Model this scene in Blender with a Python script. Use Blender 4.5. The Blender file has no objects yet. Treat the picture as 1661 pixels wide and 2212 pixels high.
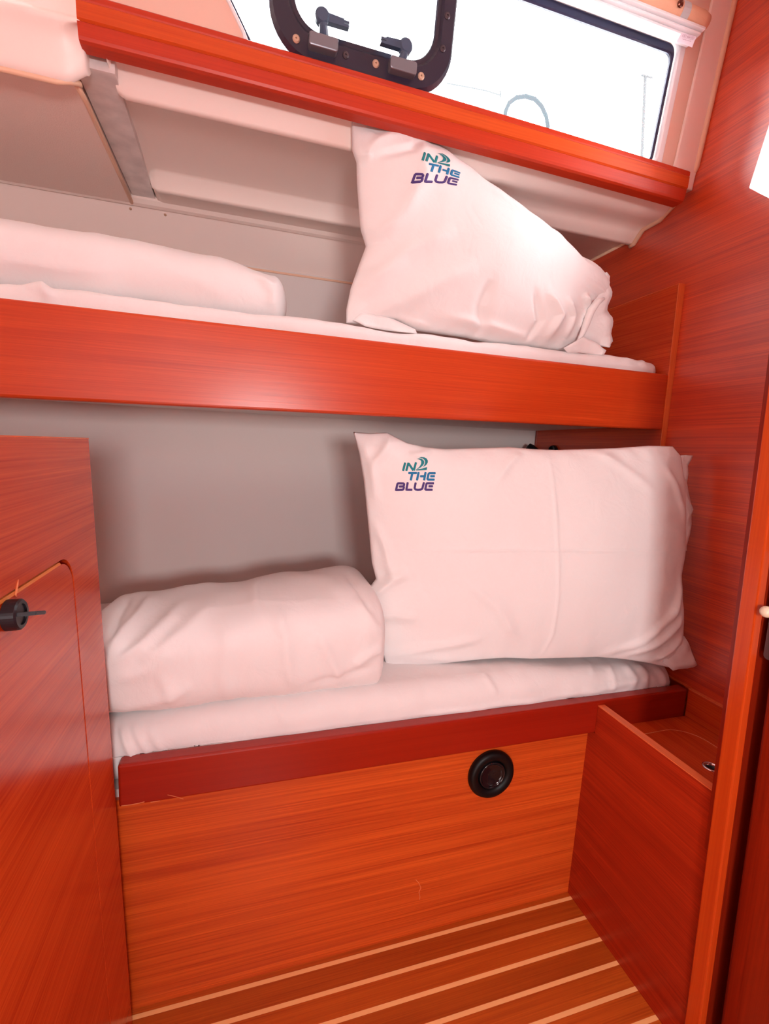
import bpy, bmesh, math, random
import numpy as np
from mathutils import Vector, Matrix, noise
from mathutils.bvhtree import BVHTree

SC = bpy.context.scene
COL = SC.collection
random.seed(4)

# ------------------------------------------------------------------ camera
CAM = Vector((0.0, 0.0, 0.976))
RX = Vector((0.9585, -0.2817, 0.0440))     # camera right in the cabin
RD = Vector((0.0041, -0.1408, -0.9900))    # camera down
RF = Vector((0.2851, 0.9491, -0.1338))     # camera forward
FPX = 1009.33
cd = bpy.data.cameras.new('camera'); cam = bpy.data.objects.new('camera', cd); COL.objects.link(cam)
cd.sensor_fit = 'VERTICAL'; cd.sensor_height = 36.0; cd.lens = FPX / 2212 * 36.0
cd.clip_start = 0.02
m = Matrix((RX, -RD, -RF)).transposed().to_4x4(); m.translation = CAM
cam.matrix_world = m
SC.camera = cam

# ------------------------------------------------------------------ light
SC.view_settings.view_transform = 'Standard'
SC.view_settings.look = 'None'
SC.view_settings.exposure = 0.14
SC.view_settings.gamma = 1.0
SC.view_settings.use_curve_mapping = False
SC.cycles.max_bounces = 10
SC.cycles.diffuse_bounces = 5
SC.cycles.glossy_bounces = 4
SC.cycles.transparent_max_bounces = 12
w = bpy.data.worlds.new('sky'); SC.world = w; w.use_nodes = True
w.node_tree.nodes['Background'].inputs[0].default_value = (0.93, 0.965, 1.0, 1)
w.node_tree.nodes['Background'].inputs[1].default_value = 20.0

def area(name, loc, target, sx, sy, power, color):
    l = bpy.data.lights.new(name, 'AREA'); l.shape = 'RECTANGLE'; l.size = sx; l.size_y = sy
    l.energy = power; l.color = color
    o = bpy.data.objects.new(name, l); COL.objects.link(o); o.location = loc
    o.rotation_euler = (Vector(target) - Vector(loc)).to_track_quat('-Z', 'Y').to_euler()
    return o
# area lights behind the camera none with a visible source
area('assumed_rear_light', (-0.48, -0.98, 0.86), (0.2, 1.0, 1.02), 0.85, 1.12, 5.6, (0.96, 0.97, 1.0))  # assumed broad source added before the front wall; no doorway there
area('low_fill_light', (-0.25, -0.88, 0.14), (0.1, 1.2, 1.5), 0.80, 0.30, 5.2, (1.0, 0.90, 0.83))  # added low fill, aimed up to brighten the deck underside and liner
area('assumed_key_light', (0.08, -0.80, 1.02), (0.2, 1.0, 0.9), 0.24, 0.16, 11.5, (1.0, 0.97, 0.97))  # assumed unseen key source; no lamp fixture is built

# ------------------------------------------------------------------ survey: pixel + plane -> metres
def ray(px, py):
    return RX * ((px - 830.5) / FPX) + RD * ((py - 1106) / FPX) + RF
def at(px, py, x=None, y=None, z=None, pl=None):
    d = ray(px, py)
    if pl is not None:
        n = Vector(pl[1]); t = (Vector(pl[0]) - CAM).dot(n) / d.dot(n)
    elif x is not None: t = (x - CAM.x) / d.x
    elif y is not None: t = (y - CAM.y) / d.y
    else: t = (z - CAM.z) / d.z
    return CAM + d * t

# ------------------------------------------------------------------ materials
MATS = {}
def nm(name):
    mt = bpy.data.materials.new(name); mt.use_nodes = True
    nt = mt.node_tree; b = nt.nodes['Principled BSDF']
    MATS[name] = mt
    return mt, nt, b
def plain(name, col, rough=0.5, metal=0.0, bump=0.0, bscale=200, spec=0.5, var=0.0, vscale=6):
    mt, nt, b = nm(name)
    b.inputs['Base Color'].default_value = (*col, 1)
    b.inputs['Roughness'].default_value = rough
    b.inputs['Metallic'].default_value = metal
    b.inputs['Specular IOR Level'].default_value = spec
    tc = nt.nodes.new('ShaderNodeTexCoord')
    if bump:
        n = nt.nodes.new('ShaderNodeTexNoise'); n.inputs['Scale'].default_value = bscale; n.inputs['Detail'].default_value = 4
        nt.links.new(tc.outputs['Object'], n.inputs['Vector'])
        bp = nt.nodes.new('ShaderNodeBump'); bp.inputs['Strength'].default_value = bump; bp.inputs['Distance'].default_value = 0.001
        nt.links.new(n.outputs['Fac'], bp.inputs['Height']); nt.links.new(bp.outputs['Normal'], b.inputs['Normal'])
    if var:
        n2 = nt.nodes.new('ShaderNodeTexNoise'); n2.inputs['Scale'].default_value = vscale; n2.inputs['Detail'].default_value = 3
        nt.links.new(tc.outputs['Object'], n2.inputs['Vector'])
        r = nt.nodes.new('ShaderNodeValToRGB')
        r.color_ramp.elements[0].position = 0.35; r.color_ramp.elements[1].position = 0.65
        r.color_ramp.elements[0].color = (*[c * (1 - var) for c in col], 1)
        r.color_ramp.elements[1].color = (*[min(1, c * (1 + var * .5)) for c in col], 1)
        nt.links.new(n2.outputs['Fac'], r.inputs['Fac']); nt.links.new(r.outputs['Color'], b.inputs['Base Color'])
    return mt
def wood(name, light, dark, axis, rough=0.28, fine=1.0, coat=0.0, contrast=0.5, coat_r=0.12, spec=0.5):
    """varnished veneer: streaks long along `axis`, fine pores, slow colour drift"""
    mt, nt, b = nm(name)
    L = nt.links; N = nt.nodes
    tc = N.new('ShaderNodeTexCoord')
    def stretched(sc_long, sc_cross, detail, dist=0.0):
        mp = N.new('ShaderNodeMapping')
        s = [sc_cross] * 3; s['xyz'.index(axis)] = sc_long
        mp.inputs['Scale'].default_value = s
        L.new(tc.outputs['Object'], mp.inputs['Vector'])
        n = N.new('ShaderNodeTexNoise'); n.inputs['Scale'].default_value = 1.0
        n.inputs['Detail'].default_value = detail; n.inputs['Distortion'].default_value = dist
        n.inputs['Roughness'].default_value = 0.6
        L.new(mp.outputs['Vector'], n.inputs['Vector'])
        return n
    a = stretched(1.1, 48 * fine, 6, 0.15)
    f = stretched(3.5, 460 * fine, 3)
    d = stretched(1.0, 5, 2)
    r = N.new('ShaderNodeValToRGB')
    r.color_ramp.elements[0].position = 0.5 - .28 * contrast; r.color_ramp.elements[0].color = (*dark, 1)
    r.color_ramp.elements[1].position = 0.5 + .28 * contrast; r.color_ramp.elements[1].color = (*light, 1)
    s1 = N.new('ShaderNodeMath'); s1.operation = 'MULTIPLY_ADD'; s1.inputs[1].default_value = 0.42; s1.inputs[2].default_value = 0.0
    L.new(f.outputs['Fac'], s1.inputs[0])
    s2 = N.new('ShaderNodeMath'); s2.operation = 'MULTIPLY_ADD'; s2.inputs[1].default_value = 0.36
    L.new(a.outputs['Fac'], s2.inputs[0]); L.new(s1.outputs[0], s2.inputs[2])
    s3 = N.new('ShaderNodeMath'); s3.operation = 'MULTIPLY_ADD'; s3.inputs[1].default_value = 0.22
    L.new(d.outputs['Fac'], s3.inputs[0]); L.new(s2.outputs[0], s3.inputs[2])
    L.new(s3.outputs[0], r.inputs['Fac'])
    L.new(r.outputs['Color'], b.inputs['Base Color'])
    b.inputs['Roughness'].default_value = rough
    b.inputs['Specular IOR Level'].default_value = spec
    b.inputs['Coat Weight'].default_value = coat; b.inputs['Coat Roughness'].default_value = coat_r; b.inputs['Coat IOR'].default_value = 1.65 if coat_r > .3 else 1.5
    bp = N.new('ShaderNodeBump'); bp.inputs['Strength'].default_value = 0.25; bp.inputs['Distance'].default_value = 0.0004
    L.new(s2.outputs[0], bp.inputs['Height']); L.new(bp.outputs['Normal'], b.inputs['Normal'])
    return mt
def cloth(name, col):
    mt, nt, b = nm(name)
    L = nt.links; N = nt.nodes
    b.inputs['Base Color'].default_value = (*col, 1); b.inputs['Roughness'].default_value = 0.85
    b.inputs['Sheen Weight'].default_value = 0.15
    b.inputs['Specular IOR Level'].default_value = 0.2
    tc = N.new('ShaderNodeTexCoord')
    n = N.new('ShaderNodeTexNoise'); n.inputs['Scale'].default_value = 26; n.inputs['Detail'].default_value = 5
    n.inputs['Distortion'].default_value = 0.8
    L.new(tc.outputs['Object'], n.inputs['Vector'])
    b1 = N.new('ShaderNodeBump'); b1.inputs['Strength'].default_value = 0.35; b1.inputs['Distance'].default_value = 0.005
    L.new(n.outputs['Fac'], b1.inputs['Height'])
    wv = N.new('ShaderNodeTexNoise'); wv.inputs['Scale'].default_value = 900; wv.inputs['Detail'].default_value = 1
    L.new(tc.outputs['Object'], wv.inputs['Vector'])
    b2 = N.new('ShaderNodeBump'); b2.inputs['Strength'].default_value = 0.12; b2.inputs['Distance'].default_value = 0.0006
    L.new(wv.outputs['Fac'], b2.inputs['Height']); L.new(b1.outputs['Normal'], b2.inputs['Normal'])
    L.new(b2.outputs['Normal'], b.inputs['Normal'])
    return mt
W_L = (0.62, 0.078, 0.012); W_D = (0.34, 0.026, 0.004)
wood('wood_x', (0.74, 0.120, 0.014), (0.42, 0.040, 0.004), 'x', rough=.36, contrast=.45)
wood('wood_y', (0.68, 0.085, 0.015), (0.42, 0.028, 0.005), 'y', rough=.2, contrast=.5)
wood('wood_y_wall', (0.74, 0.080, 0.013), (0.44, 0.025, 0.004), 'y', rough=.34, fine=1.1, coat=1.0, coat_r=.33, contrast=.36)
wood('wood_y_shaded', (0.43, 0.029, 0.005), (0.25, 0.009, 0.002), 'y', rough=.34, contrast=.36)  # same laminate, darkened: the side panel's shade is in the colour
wood('solid_x', (0.66, 0.075, 0.012), (0.44, 0.032, 0.005), 'x', rough=.30, fine=.8, contrast=.5)
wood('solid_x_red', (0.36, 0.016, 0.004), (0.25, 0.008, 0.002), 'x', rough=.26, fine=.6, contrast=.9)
wood('sill_top', (0.72, 0.105, 0.016), (0.50, 0.046, 0.007), 'x', rough=.36, fine=.8, contrast=.7, spec=.3)
wood('sill_mid', (0.60, 0.050, 0.012), (0.40, 0.022, 0.006), 'x', rough=.38, fine=.7, contrast=.8, spec=.3)
wood('solid_z', (0.66, 0.085, 0.008), (0.42, 0.034, 0.004), 'z', rough=.25, fine=.6, contrast=.9)
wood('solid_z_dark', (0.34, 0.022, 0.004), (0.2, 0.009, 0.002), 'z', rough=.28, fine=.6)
wood('edge_light', (0.86, 0.20, 0.045), (0.70, 0.12, 0.025), 'z', rough=.4)
wood('edge_light_y', (0.80, 0.17, 0.05), (0.62, 0.10, 0.03), 'y', rough=.4)
wood('edge_lit', (0.85, 0.30, 0.06), (0.75, 0.2, 0.04), 'y', rough=.4)
cloth('linen', (0.85, 0.83, 0.825))
cloth('linen_mattress', (0.83, 0.805, 0.80))
plain('hull_grey', (0.78, 0.71, 0.68), .6, bump=.15, bscale=500)
plain('liner', (0.95, 0.81, 0.745), .38, bump=.1, bscale=120)
plain('liner_fabric', (0.92, 0.74, 0.665), .8, bump=.5, bscale=420)
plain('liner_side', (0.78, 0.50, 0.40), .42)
plain('piping', (0.85, 0.55, 0.38), .4)
plain('channel_metal', (0.80, 0.74, 0.72), .45, .1, var=.15, vscale=25)
plain('black_plastic', (0.012, 0.010, 0.014), .38)
plain('black_satin', (0.003, 0.0025, 0.003), .45, spec=.25)
plain('black_gloss', (0.006, 0.006, 0.008), .08)
plain('port_black', (0.022, 0.017, 0.035), .3)
plain('port_handle', (0.055, 0.085, 0.14), .35)
plain('grey_latch', (0.20, 0.20, 0.23), .3, .4)
plain('screw_brass', (0.62, 0.42, 0.30), .45, .6, bump=.6, bscale=900)
plain('screw_dark', (0.08, 0.06, 0.07), .4, .5)
plain('rubber_seal', (0.02, 0.022, 0.06), .3)
plain('white_frame', (0.86, 0.84, 0.86), .3)
plain('chrome', (0.75, 0.75, 0.78), .12, 1.0)
plain('steel_grey', (0.30, 0.28, 0.29), .3, .8)
plain('ivory', (0.80, 0.68, 0.50), .15)
plain('blind_fabric', (0.78, 0.42, 0.27), .8, bump=.4, bscale=600)
plain('tag_white', (0.80, 0.70, 0.78), .7)
plain('tag_ink', (0.40, 0.22, 0.30), .7)
plain('snap_brown', (0.16, 0.05, 0.03), .25, .6)
plain('thread_teal', (0.0, 0.23, 0.27), .55, bump=.6, bscale=1500)
plain('thread_blue', (0.0, 0.19, 0.42), .55, bump=.6, bscale=1500)
plain('thread_purple', (0.065, 0.035, 0.20), .55, bump=.6, bscale=1500)
plain('pale_steel', (0.028, 0.034, 0.037), .9, spec=0.0)
plain('pale_quay', (0.043, 0.046, 0.047), .9, spec=0.0)
plain('dark_gap', (0.03, 0.008, 0.004), .8)
plain('seam_line', (0.75, 0.22, 0.08), .5)
plain('deck_white', (0.7, 0.7, 0.7), .5)

def glass(name, tint=0.96):
    mt = bpy.data.materials.new(name); mt.use_nodes = True; nt = mt.node_tree
    nt.nodes.clear()
    o = nt.nodes.new('ShaderNodeOutputMaterial'); mx = nt.nodes.new('ShaderNodeMixShader')
    t = nt.nodes.new('ShaderNodeBsdfTransparent'); t.inputs[0].default_value = (tint, tint, tint, 1)
    g = nt.nodes.new('ShaderNodeBsdfGlossy'); g.inputs['Roughness'].default_value = 0.02
    fr = nt.nodes.new('ShaderNodeFresnel'); fr.inputs[0].default_value = 1.35
    nt.links.new(fr.outputs[0], mx.inputs[0]); nt.links.new(t.outputs[0], mx.inputs[1]); nt.links.new(g.outputs[0], mx.inputs[2])
    nt.links.new(mx.outputs[0], o.inputs[0]); MATS[name] = mt
glass('pane_glass')

# floor: teak planks with pale inlaid caulk stripes running along x
def floor_mat():
    mt = wood('floor_teak', (0.82, 0.19, 0.020), (0.33, 0.034, 0.004), 'x', rough=.3, fine=.9, contrast=.75)
    nt = mt.node_tree; L = nt.links; N = nt.nodes; b = N['Principled BSDF']
    src = b.inputs['Base Color'].links[0].from_socket
    tc = N.new('ShaderNodeTexCoord'); sp = N.new('ShaderNodeSeparateXYZ'); L.new(tc.outputs['Object'], sp.inputs[0])
    def mth(op, a, c):
        q = N.new('ShaderNodeMath'); q.operation = op
        for i, v in enumerate((a, c)):
            if v is None: continue
            if isinstance(v, (int, float)): q.inputs[i].default_value = v
            else: L.new(v, q.inputs[i])
        return q.outputs[0]
    u = mth('DIVIDE', mth('SUBTRACT', sp.outputs['Y'], 0.7530), 0.0458)
    fr = mth('FRACT', mth('ADD', u, 100.5), None)
    ds = mth('ABSOLUTE', mth('SUBTRACT', fr, 0.5), None)
    mask = mth('LESS_THAN', ds, 0.084)
    # each plank its own tone
    cell = mth('FLOOR', mth('ADD', u, 100.0), None)
    wn = N.new('ShaderNodeTexWhiteNoise'); wn.noise_dimensions = '1D'; L.new(cell, wn.inputs['W'])
    br = mth('MULTIPLY_ADD', wn.outputs['Value'], 0.35); br.node.inputs[2].default_value = 0.72
    hs = N.new('ShaderNodeHueSaturation'); L.new(src, hs.inputs['Color']); L.new(br, hs.inputs['Value'])
    mx = N.new('ShaderNodeMix'); mx.data_type = 'RGBA'
    L.new(mask, mx.inputs[0]); L.new(hs.outputs[0], mx.inputs[6]); mx.inputs[7].default_value = (1.0, 0.58, 0.24, 1)
    L.new(mx.outputs[2], b.inputs['Base Color'])
floor_mat()

# ------------------------------------------------------------------ object helpers
def link_obj(name, bm, mat, parent=None, smooth=False, base=None):
    me = bpy.data.meshes.new(name)
    bmesh.ops.recalc_face_normals(bm, faces=bm.faces)
    bm.to_mesh(me); bm.free()
    if smooth:
        for p in me.polygons: p.use_smooth = True
    for mm in (mat if isinstance(mat, (list, tuple)) else [mat]): me.materials.append(MATS[mm])
    o = bpy.data.objects.new(name, me); COL.objects.link(o)
    if parent is not None:
        o.parent = parent
        off = parent_origin(parent)
        if off.length > 0: me.transform(Matrix.Translation(-off))
    elif base is not None:
        me.transform(Matrix.Translation(-Vector(base))); o.location = base
    return o
def parent_origin(p):
    v = Vector((0, 0, 0))
    while p is not None: v += p.location; p = p.parent
    return v
def tag(o, label=None, cat=None, group=None, kind=None):
    if label: o['label'] = label
    if cat: o['category'] = cat
    if group: o['group'] = group
    if kind: o['kind'] = kind
    return o
def thing(name, loc, label, cat, group=None):
    o = bpy.data.objects.new(name, None); COL.objects.link(o); o.location = loc
    o.empty_display_size = .05
    return tag(o, label, cat, group)
def hexa(bm, p, mi=0):
    """p: 8 corners, bottom 4 (ccw) then top 4"""
    v = [bm.verts.new(q) for q in p]
    for f in ((0, 3, 2, 1), (4, 5, 6, 7), (0, 1, 5, 4), (1, 2, 6, 5), (2, 3, 7, 6), (3, 0, 4, 7)):
        fc = bm.faces.new([v[i] for i in f]); fc.material_index = mi
    return v
def box(bm, x0, x1, y0, y1, z0, z1, bev=0.0, shear_x=0.0, seg=2):
    vs = hexa(bm, [(x0, y0, z0), (x1, y0, z0), (x1, y1, z0), (x0, y1, z0),
                   (x0 + shear_x, y0, z1), (x1 + shear_x, y0, z1), (x1 + shear_x, y1, z1), (x0 + shear_x, y1, z1)])
    if bev:
        es = list({e for v in vs for e in v.link_edges})
        bmesh.ops.bevel(bm, geom=es, offset=bev, segments=seg, affect='EDGES', profile=.5)
def BM(): return bmesh.new()
def prism(bm, pts2, frame, depth, bev=0.0):
    """pts2 polygon in (a,b); frame = (origin, A, B, Nrm); extruded by depth along Nrm"""
    o, A, B, Nn = [Vector(q) for q in frame]
    f1 = [bm.verts.new(o + A * a + B * b) for a, b in pts2]
    f2 = [bm.verts.new(o + A * a + B * b + Nn * depth) for a, b in pts2]
    n = len(pts2)
    bm.faces.new(f1); bm.faces.new(f2[::-1])
    for i in range(n): bm.faces.new((f1[i], f2[i], f2[(i + 1) % n], f1[(i + 1) % n]))
    if bev:
        es = [e for e in bm.edges if (e.verts[0] in f1 and e.verts[1] in f1) or (e.verts[0] in f2 and e.verts[1] in f2)]
        bmesh.ops.bevel(bm, geom=es, offset=bev, segments=2, affect='EDGES', profile=.5)
def extrude_x(bm, prof, x0, x1, closed=True, mi=None, xshift=None):
    """profile of (y,z) swept along x; end capped if closed"""
    a = [bm.verts.new((x0, y, z)) for y, z in prof]; b = [bm.verts.new((x1, y, z)) for y, z in prof]
    n = len(prof)
    for i in range(n if closed else n - 1):
        f = bm.faces.new((a[i], a[(i + 1) % n], b[(i + 1) % n], b[i]))
        if mi: f.material_index = mi[i]
    if closed: bm.faces.new(a[::-1]); bm.faces.new(b)
def rrect(a0, a1, b0, b1, r, n=6):
    rs = r if isinstance(r, (list, tuple)) else [r] * 4
    out = []
    for (ca, cb, s, rr) in ((a1 - rs[0], b1 - rs[0], 0, rs[0]), (a0 + rs[1], b1 - rs[1], 1, rs[1]), (a0 + rs[2], b0 + rs[2], 2, rs[2]), (a1 - rs[3], b0 + rs[3], 3, rs[3])):
        for i in range(n + 1):
            t = (s + i / n) * math.pi / 2
            out.append((ca + rr * math.cos(t), cb + rr * math.sin(t)))
    return out
def ring(bm, outer, inner, frame, d0, d1, bulge=0.0):
    """frame shaped band between two loops of equal count, from depth d0 to d1 along N"""
    o, A, B, Nn = [Vector(q) for q in frame]
    P = lambda q, d: bm.verts.new(o + A * q[0] + B * q[1] + Nn * d)
    n = len(outer)
    L = [[P(q, d0) for q in outer], [P(q, d1 * .75) for q in outer]]
    mid = [(outer[i][0] * .85 + inner[i][0] * .15, outer[i][1] * .85 + inner[i][1] * .15) for i in range(n)]
    mid2 = [(outer[i][0] * .15 + inner[i][0] * .85, outer[i][1] * .15 + inner[i][1] * .85) for i in range(n)]
    L += [[P(q, d1 + bulge) for q in mid], [P(q, d1 + bulge) for q in mid2], [P(q, d1 * .75) for q in inner], [P(q, d0) for q in inner]]
    for k in range(6):
        a, b = L[k], L[(k + 1) % 6]
        for i in range(n): bm.faces.new((a[i], a[(i + 1) % n], b[(i + 1) % n], b[i]))
def tube(bm, pts, r, seg=10, cap=True, closed=False):
    pts = [Vector(p) for p in pts]; n = len(pts); rings = []
    up = None
    for i, p in enumerate(pts):
        if closed: t = pts[(i + 1) % n] - pts[i - 1]
        else: t = (pts[min(i + 1, n - 1)] - pts[max(i - 1, 0)])
        t.normalize()
        if up is None: up = t.orthogonal().normalized()
        up = (up - t * up.dot(t)).normalized(); s = t.cross(up)
        rr = r[i] if isinstance(r, (list, tuple)) else r
        rings.append([bm.verts.new(p + (up * math.cos(a) + s * math.sin(a)) * rr) for a in [2 * math.pi * k / seg for k in range(seg)]])
    for i in range(n if closed else n - 1):
        a, b = rings[i], rings[(i + 1) % n]
        for k in range(seg): bm.faces.new((a[k], a[(k + 1) % seg], b[(k + 1) % seg], b[k]))
    if cap and not closed: bm.faces.new(rings[0][::-1]); bm.faces.new(rings[-1])
def lathe(bm, prof, o, axis, seg=40, closed=False):
    """prof (r, h) revolved round axis at o"""
    o = Vector(o); ax = Vector(axis).normalized(); u = ax.orthogonal().normalized(); v = ax.cross(u)
    rg = []
    for r, h in prof:
        rg.append([bm.verts.new(o + ax * h + (u * math.cos(t) + v * math.sin(t)) * max(r, 1e-5)) for t in [2 * math.pi * k / seg for k in range(seg)]])
    for i in range(len(rg) - 1):
        for k in range(seg): bm.faces.new((rg[i][k], rg[i][(k + 1) % seg], rg[i + 1][(k + 1) % seg], rg[i + 1][k]))
    bm.faces.new(rg[0][::-1]); bm.faces.new(rg[-1])
def plate(bm, outer, holes, frame, th):
    """plate with holes: outline loops in (a,b), thickness th along N"""
    o, A, B, Nn = [Vector(q) for q in frame]
    edges = []; loops = []
    for lp in [outer] + holes:
        vs = [bm.verts.new(o + A * a + B * b) for a, b in lp]; loops.append(vs)
        for i in range(len(vs)): edges.append(bm.edges.new((vs[i], vs[(i + 1) % len(vs)])))
    r = bmesh.ops.triangle_fill(bm, edges=edges, use_beauty=True, use_dissolve=False)
    fs = [f for f in r['geom'] if isinstance(f, bmesh.types.BMFace)]
    if th:
        e = bmesh.ops.extrude_face_region(bm, geom=fs)
        bmesh.ops.translate(bm, vec=Nn * th, verts=[v for v in e['geom'] if isinstance(v, bmesh.types.BMVert)])
X, Y, Z = Vector((1, 0, 0)), Vector((0, 1, 0)), Vector((0, 0, 1))
XW = 0.965        # starboard wall face
YB = 1.43         # hull side behind the bunks
# ------------------------------------------------------------------ room shell
bm = BM(); box(bm, -1.2, 1.3, -1.05, 1.5, -0.03, 0.0); tag(link_obj('floor', bm, 'floor_teak'), kind='structure')
# right wall with the small window in it (polygon in y,z)
A0 = Vector((0.775, 1.526)); dl = Vector((-0.044, -0.039)).normalized(); du = Vector((-0.023, 0.101)).normalized()
w2 = [A0, A0 + dl * .26, A0 + dl * .26 + du * .30, A0 + du * .30]
def rc(poly, r=.012, n=4):      # round the corners of a polygon
    out = []
    k = len(poly)
    for i in range(k):
        p = Vector(poly[i]); a = (Vector(poly[i - 1]) - p).normalized(); b = (Vector(poly[(i + 1) % k]) - p).normalized()
        for j in range(n + 1):
            t = j / n; q = (p + a * r) * (1 - t) ** 2 + p * 2 * t * (1 - t) + (p + b * r) * t * t
            out.append((q[0], q[1]))
    return out
bm = BM(); plate(bm, [(-1.05, -.03), (1.46, -.03), (1.46, 1.60), (.935, 1.60), (.87, 2.0), (-1.05, 2.0)], [rc(w2, .003)], ((XW, 0, 0), Y, Z, X), .03)
tag(link_obj('wall_right', bm, 'wood_y_wall'), kind='structure')
bm = BM(); plate(bm, rc(w2, .003), [], ((XW + .024, 0, 0), Y, Z, X), .004)
win2 = tag(link_obj('window_2', bm, 'pane_glass'), kind='structure')
# thin joint between the wall's veneer sheets
bm = BM(); ja = at(1493, 1113, x=XW); jb = at(1612, 1133, x=XW)
box(bm, XW - .0006, XW + .001, .45, 1.0, ja.z - .0006, ja.z + .0006)
tag(link_obj('trim_4', bm, 'seam_line'), kind='structure')
bm = BM(); box(bm, -1.2, XW + .03, YB, YB + .03, -.03, 1.462); tag(link_obj('wall_back', bm, 'hull_grey'), kind='structure')
bm = BM(); box(bm, -1.23, -1.2, -1.05, 1.5, -.03, 2.05); tag(link_obj('wall_left', bm, 'liner'), kind='structure')
bm = BM(); plate(bm, [(-1.2, -.03), (1.3, -.03), (1.3, 2.05), (-1.2, 2.05)], [[(-.40, 1.35), (-.28, 1.35), (-.28, 1.47), (-.40, 1.47)]], ((0, -1.05, 0), X, Z, Y), .03)  # small opening added in the unseen front wall to admit sky light
tag(link_obj('wall_front', bm, 'wood_x'), kind='structure')
bm = BM(); plate(bm, [(-1.2, -1.05), (XW + .03, -1.05), (XW + .03, .90), (-1.2, .90)], [], ((0, 0, 1.97), X, Y, Z), .03)
tag(link_obj('ceiling', bm, 'liner'), kind='structure')

# ---- underside of the side deck: moulded liner, swept from station to station
def station(px):
    """(y,z) profile of the moulding; wide recess aft, narrow step forward"""
    return px
aft = [(.918, 1.590), (.955, 1.578), (.962, 1.545), (.972, 1.541), (1.0, 1.562), (1.12, 1.574), (1.245, 1.576), (1.254, 1.573), (1.262, 1.542), (1.268, 1.536), (1.280, 1.545), (1.35, 1.549)]
fwd = [(.918, 1.590), (.950, 1.574), (.975, 1.559), (.990, 1.556), (1.000, 1.556), (1.020, 1.557), (1.040, 1.556), (1.050, 1.550), (1.066, 1.533), (1.078, 1.531), (1.090, 1.546), (1.35, 1.548)]
def sweep_stations(bm, xs, profs):
    rows = []
    for x, pr in zip(xs, profs): rows.append([bm.verts.new((x if not callable(x) else x(i), y, z)) for i, (y, z) in enumerate(pr)])
    for a, b in zip(rows[:-1], rows[1:]):
        for i in range(len(a) - 1): bm.faces.new((a[i], a[i + 1], b[i + 1], b[i]))
def mixp(a, b, t): return [(p[0] * (1 - t) + q[0] * t, p[1] * (1 - t) + q[1] * t) for p, q in zip(a, b)]
bm = BM()
lip0 = [(y, 1.560) for y, z in aft]
xs = [-.212, -.208, -.196, -.16, .1, .40, .46, .52, .58, .7, .93, .962]
soft = mixp(aft, lip0, .55)
profs = [lip0, mixp(aft, lip0, .3), aft, aft, aft, aft, mixp(aft, fwd, .25), mixp(aft, fwd, .75), fwd, fwd, fwd, fwd]
sweep_stations(bm, xs, profs)
tag(link_obj('trim_1', bm, 'liner', smooth=True), kind='structure')
# plain ceiling strip and lip next to the hull, hull side above the back wall
bm = BM()
extrude_x(bm, [(1.345, 1.549), (1.352, 1.541), (1.362, 1.538), (1.368, 1.541), (1.372, 1.536), (1.437, 1.4615), (1.439, 1.458), (1.50, 1.458), (1.5, 1.60), (1.345, 1.60)], -1.2, XW + .01)
tag(link_obj('trim_2', bm, 'liner'), kind='structure')
bm = BM(); box(bm, -1.2, XW, YB - .004, YB + .01, 1.4515, 1.4565); tag(link_obj('trim_5', bm, 'piping'), kind='structure')
# fabric covered overhead panel aft of the channel with rounded light edge
bm = BM(); box(bm, -1.2, -.266, .95, 1.358, 1.540, 1.57, .004); tag(link_obj('trim_3', bm, 'liner_fabric', smooth=False), kind='structure')
bm = BM(); tube(bm, [(-.263, .93, 1.532), (-.264, 1.0, 1.541), (-.266, 1.2, 1.542), (-.268, 1.356, 1.542)], .0045)
tag(link_obj('trim_6', bm, 'piping', smooth=True), kind='structure')
# metal channel
bm = BM()
hexa(bm, [(-.262, .935, 1.554), (-.204, .935, 1.554), (-.214, 1.357, 1.554), (-.264, 1.357, 1.554),
          (-.262, .935, 1.60), (-.204, .935, 1.60), (-.214, 1.357, 1.60), (-.264, 1.357, 1.60)])
tag(link_obj('trim_7', bm, 'channel_metal'), kind='structure')
bm = BM(); box(bm, -1.2, XW + .01, .925, 1.50, 1.601, 1.612); tag(link_obj('trim_12', bm, 'deck_white'), kind='structure')
# small screws on the liner
def screw(name, p, n, r, mat, parent):
    bm = BM(); lathe(bm, [(r, 0), (r, r * .25), (r * .7, r * .5), (r * .25, r * .5), (r * .2, r * .1)], p, n, 16)
    return link_obj(name, bm, mat, parent, smooth=False)
tr2 = bpy.data.objects['trim_2']
hn = Vector((0, -.075, -.065)).normalized()
for px, py in ((282, 451), (357, 464)):
    p = at(px, py, pl=((0, 1.40, 1.504), hn)); screw('screw', p, hn, .0032, 'screw_brass', tr2)

# ---- coachroof side with window 1
WS = -0.1455
WO = Vector((0, .903, 1.66)); WU = Vector((0, WS, 1)).normalized(); WN = Vector((0, -1, WS)).normalized()   # WN points into the cabin
WF = (WO, X, WU, WN)
def wp(px, py, off=0.0):
    p = at(px, py, pl=(WO + WN * off, WN)); return (p.x, (p - WO).dot(WU))
wtop = wp(1455, 92)[1]; wbot = -.045
wx0, wx1 = -.004, .848
def slant(L): return [(a - .60 * max(0, b + .02) - .06 * max(0, b) if a < .2 else a, b) for a, b in L]
win_hole = slant(rrect(wx0, wx1 + .012, wbot, wtop + .012, [.018, .05, .03, .02]))
bm = BM(); plate(bm, [(-.30, -.075), (XW, -.075), (XW, .36), (-.30, .36)], [win_hole], (WO, X, WU, -WN), .03)
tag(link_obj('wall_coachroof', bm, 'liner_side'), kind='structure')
win = thing('window_1', WO + WU * .08 + X * .42, None, None); win['kind'] = 'structure'
bm = BM(); plate(bm, slant(rrect(wx0 - .005, wx1 + .02, wbot - .005, wtop + .02, .02)), [], (WO - WN * .016, X, WU, -WN), .006)
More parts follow.
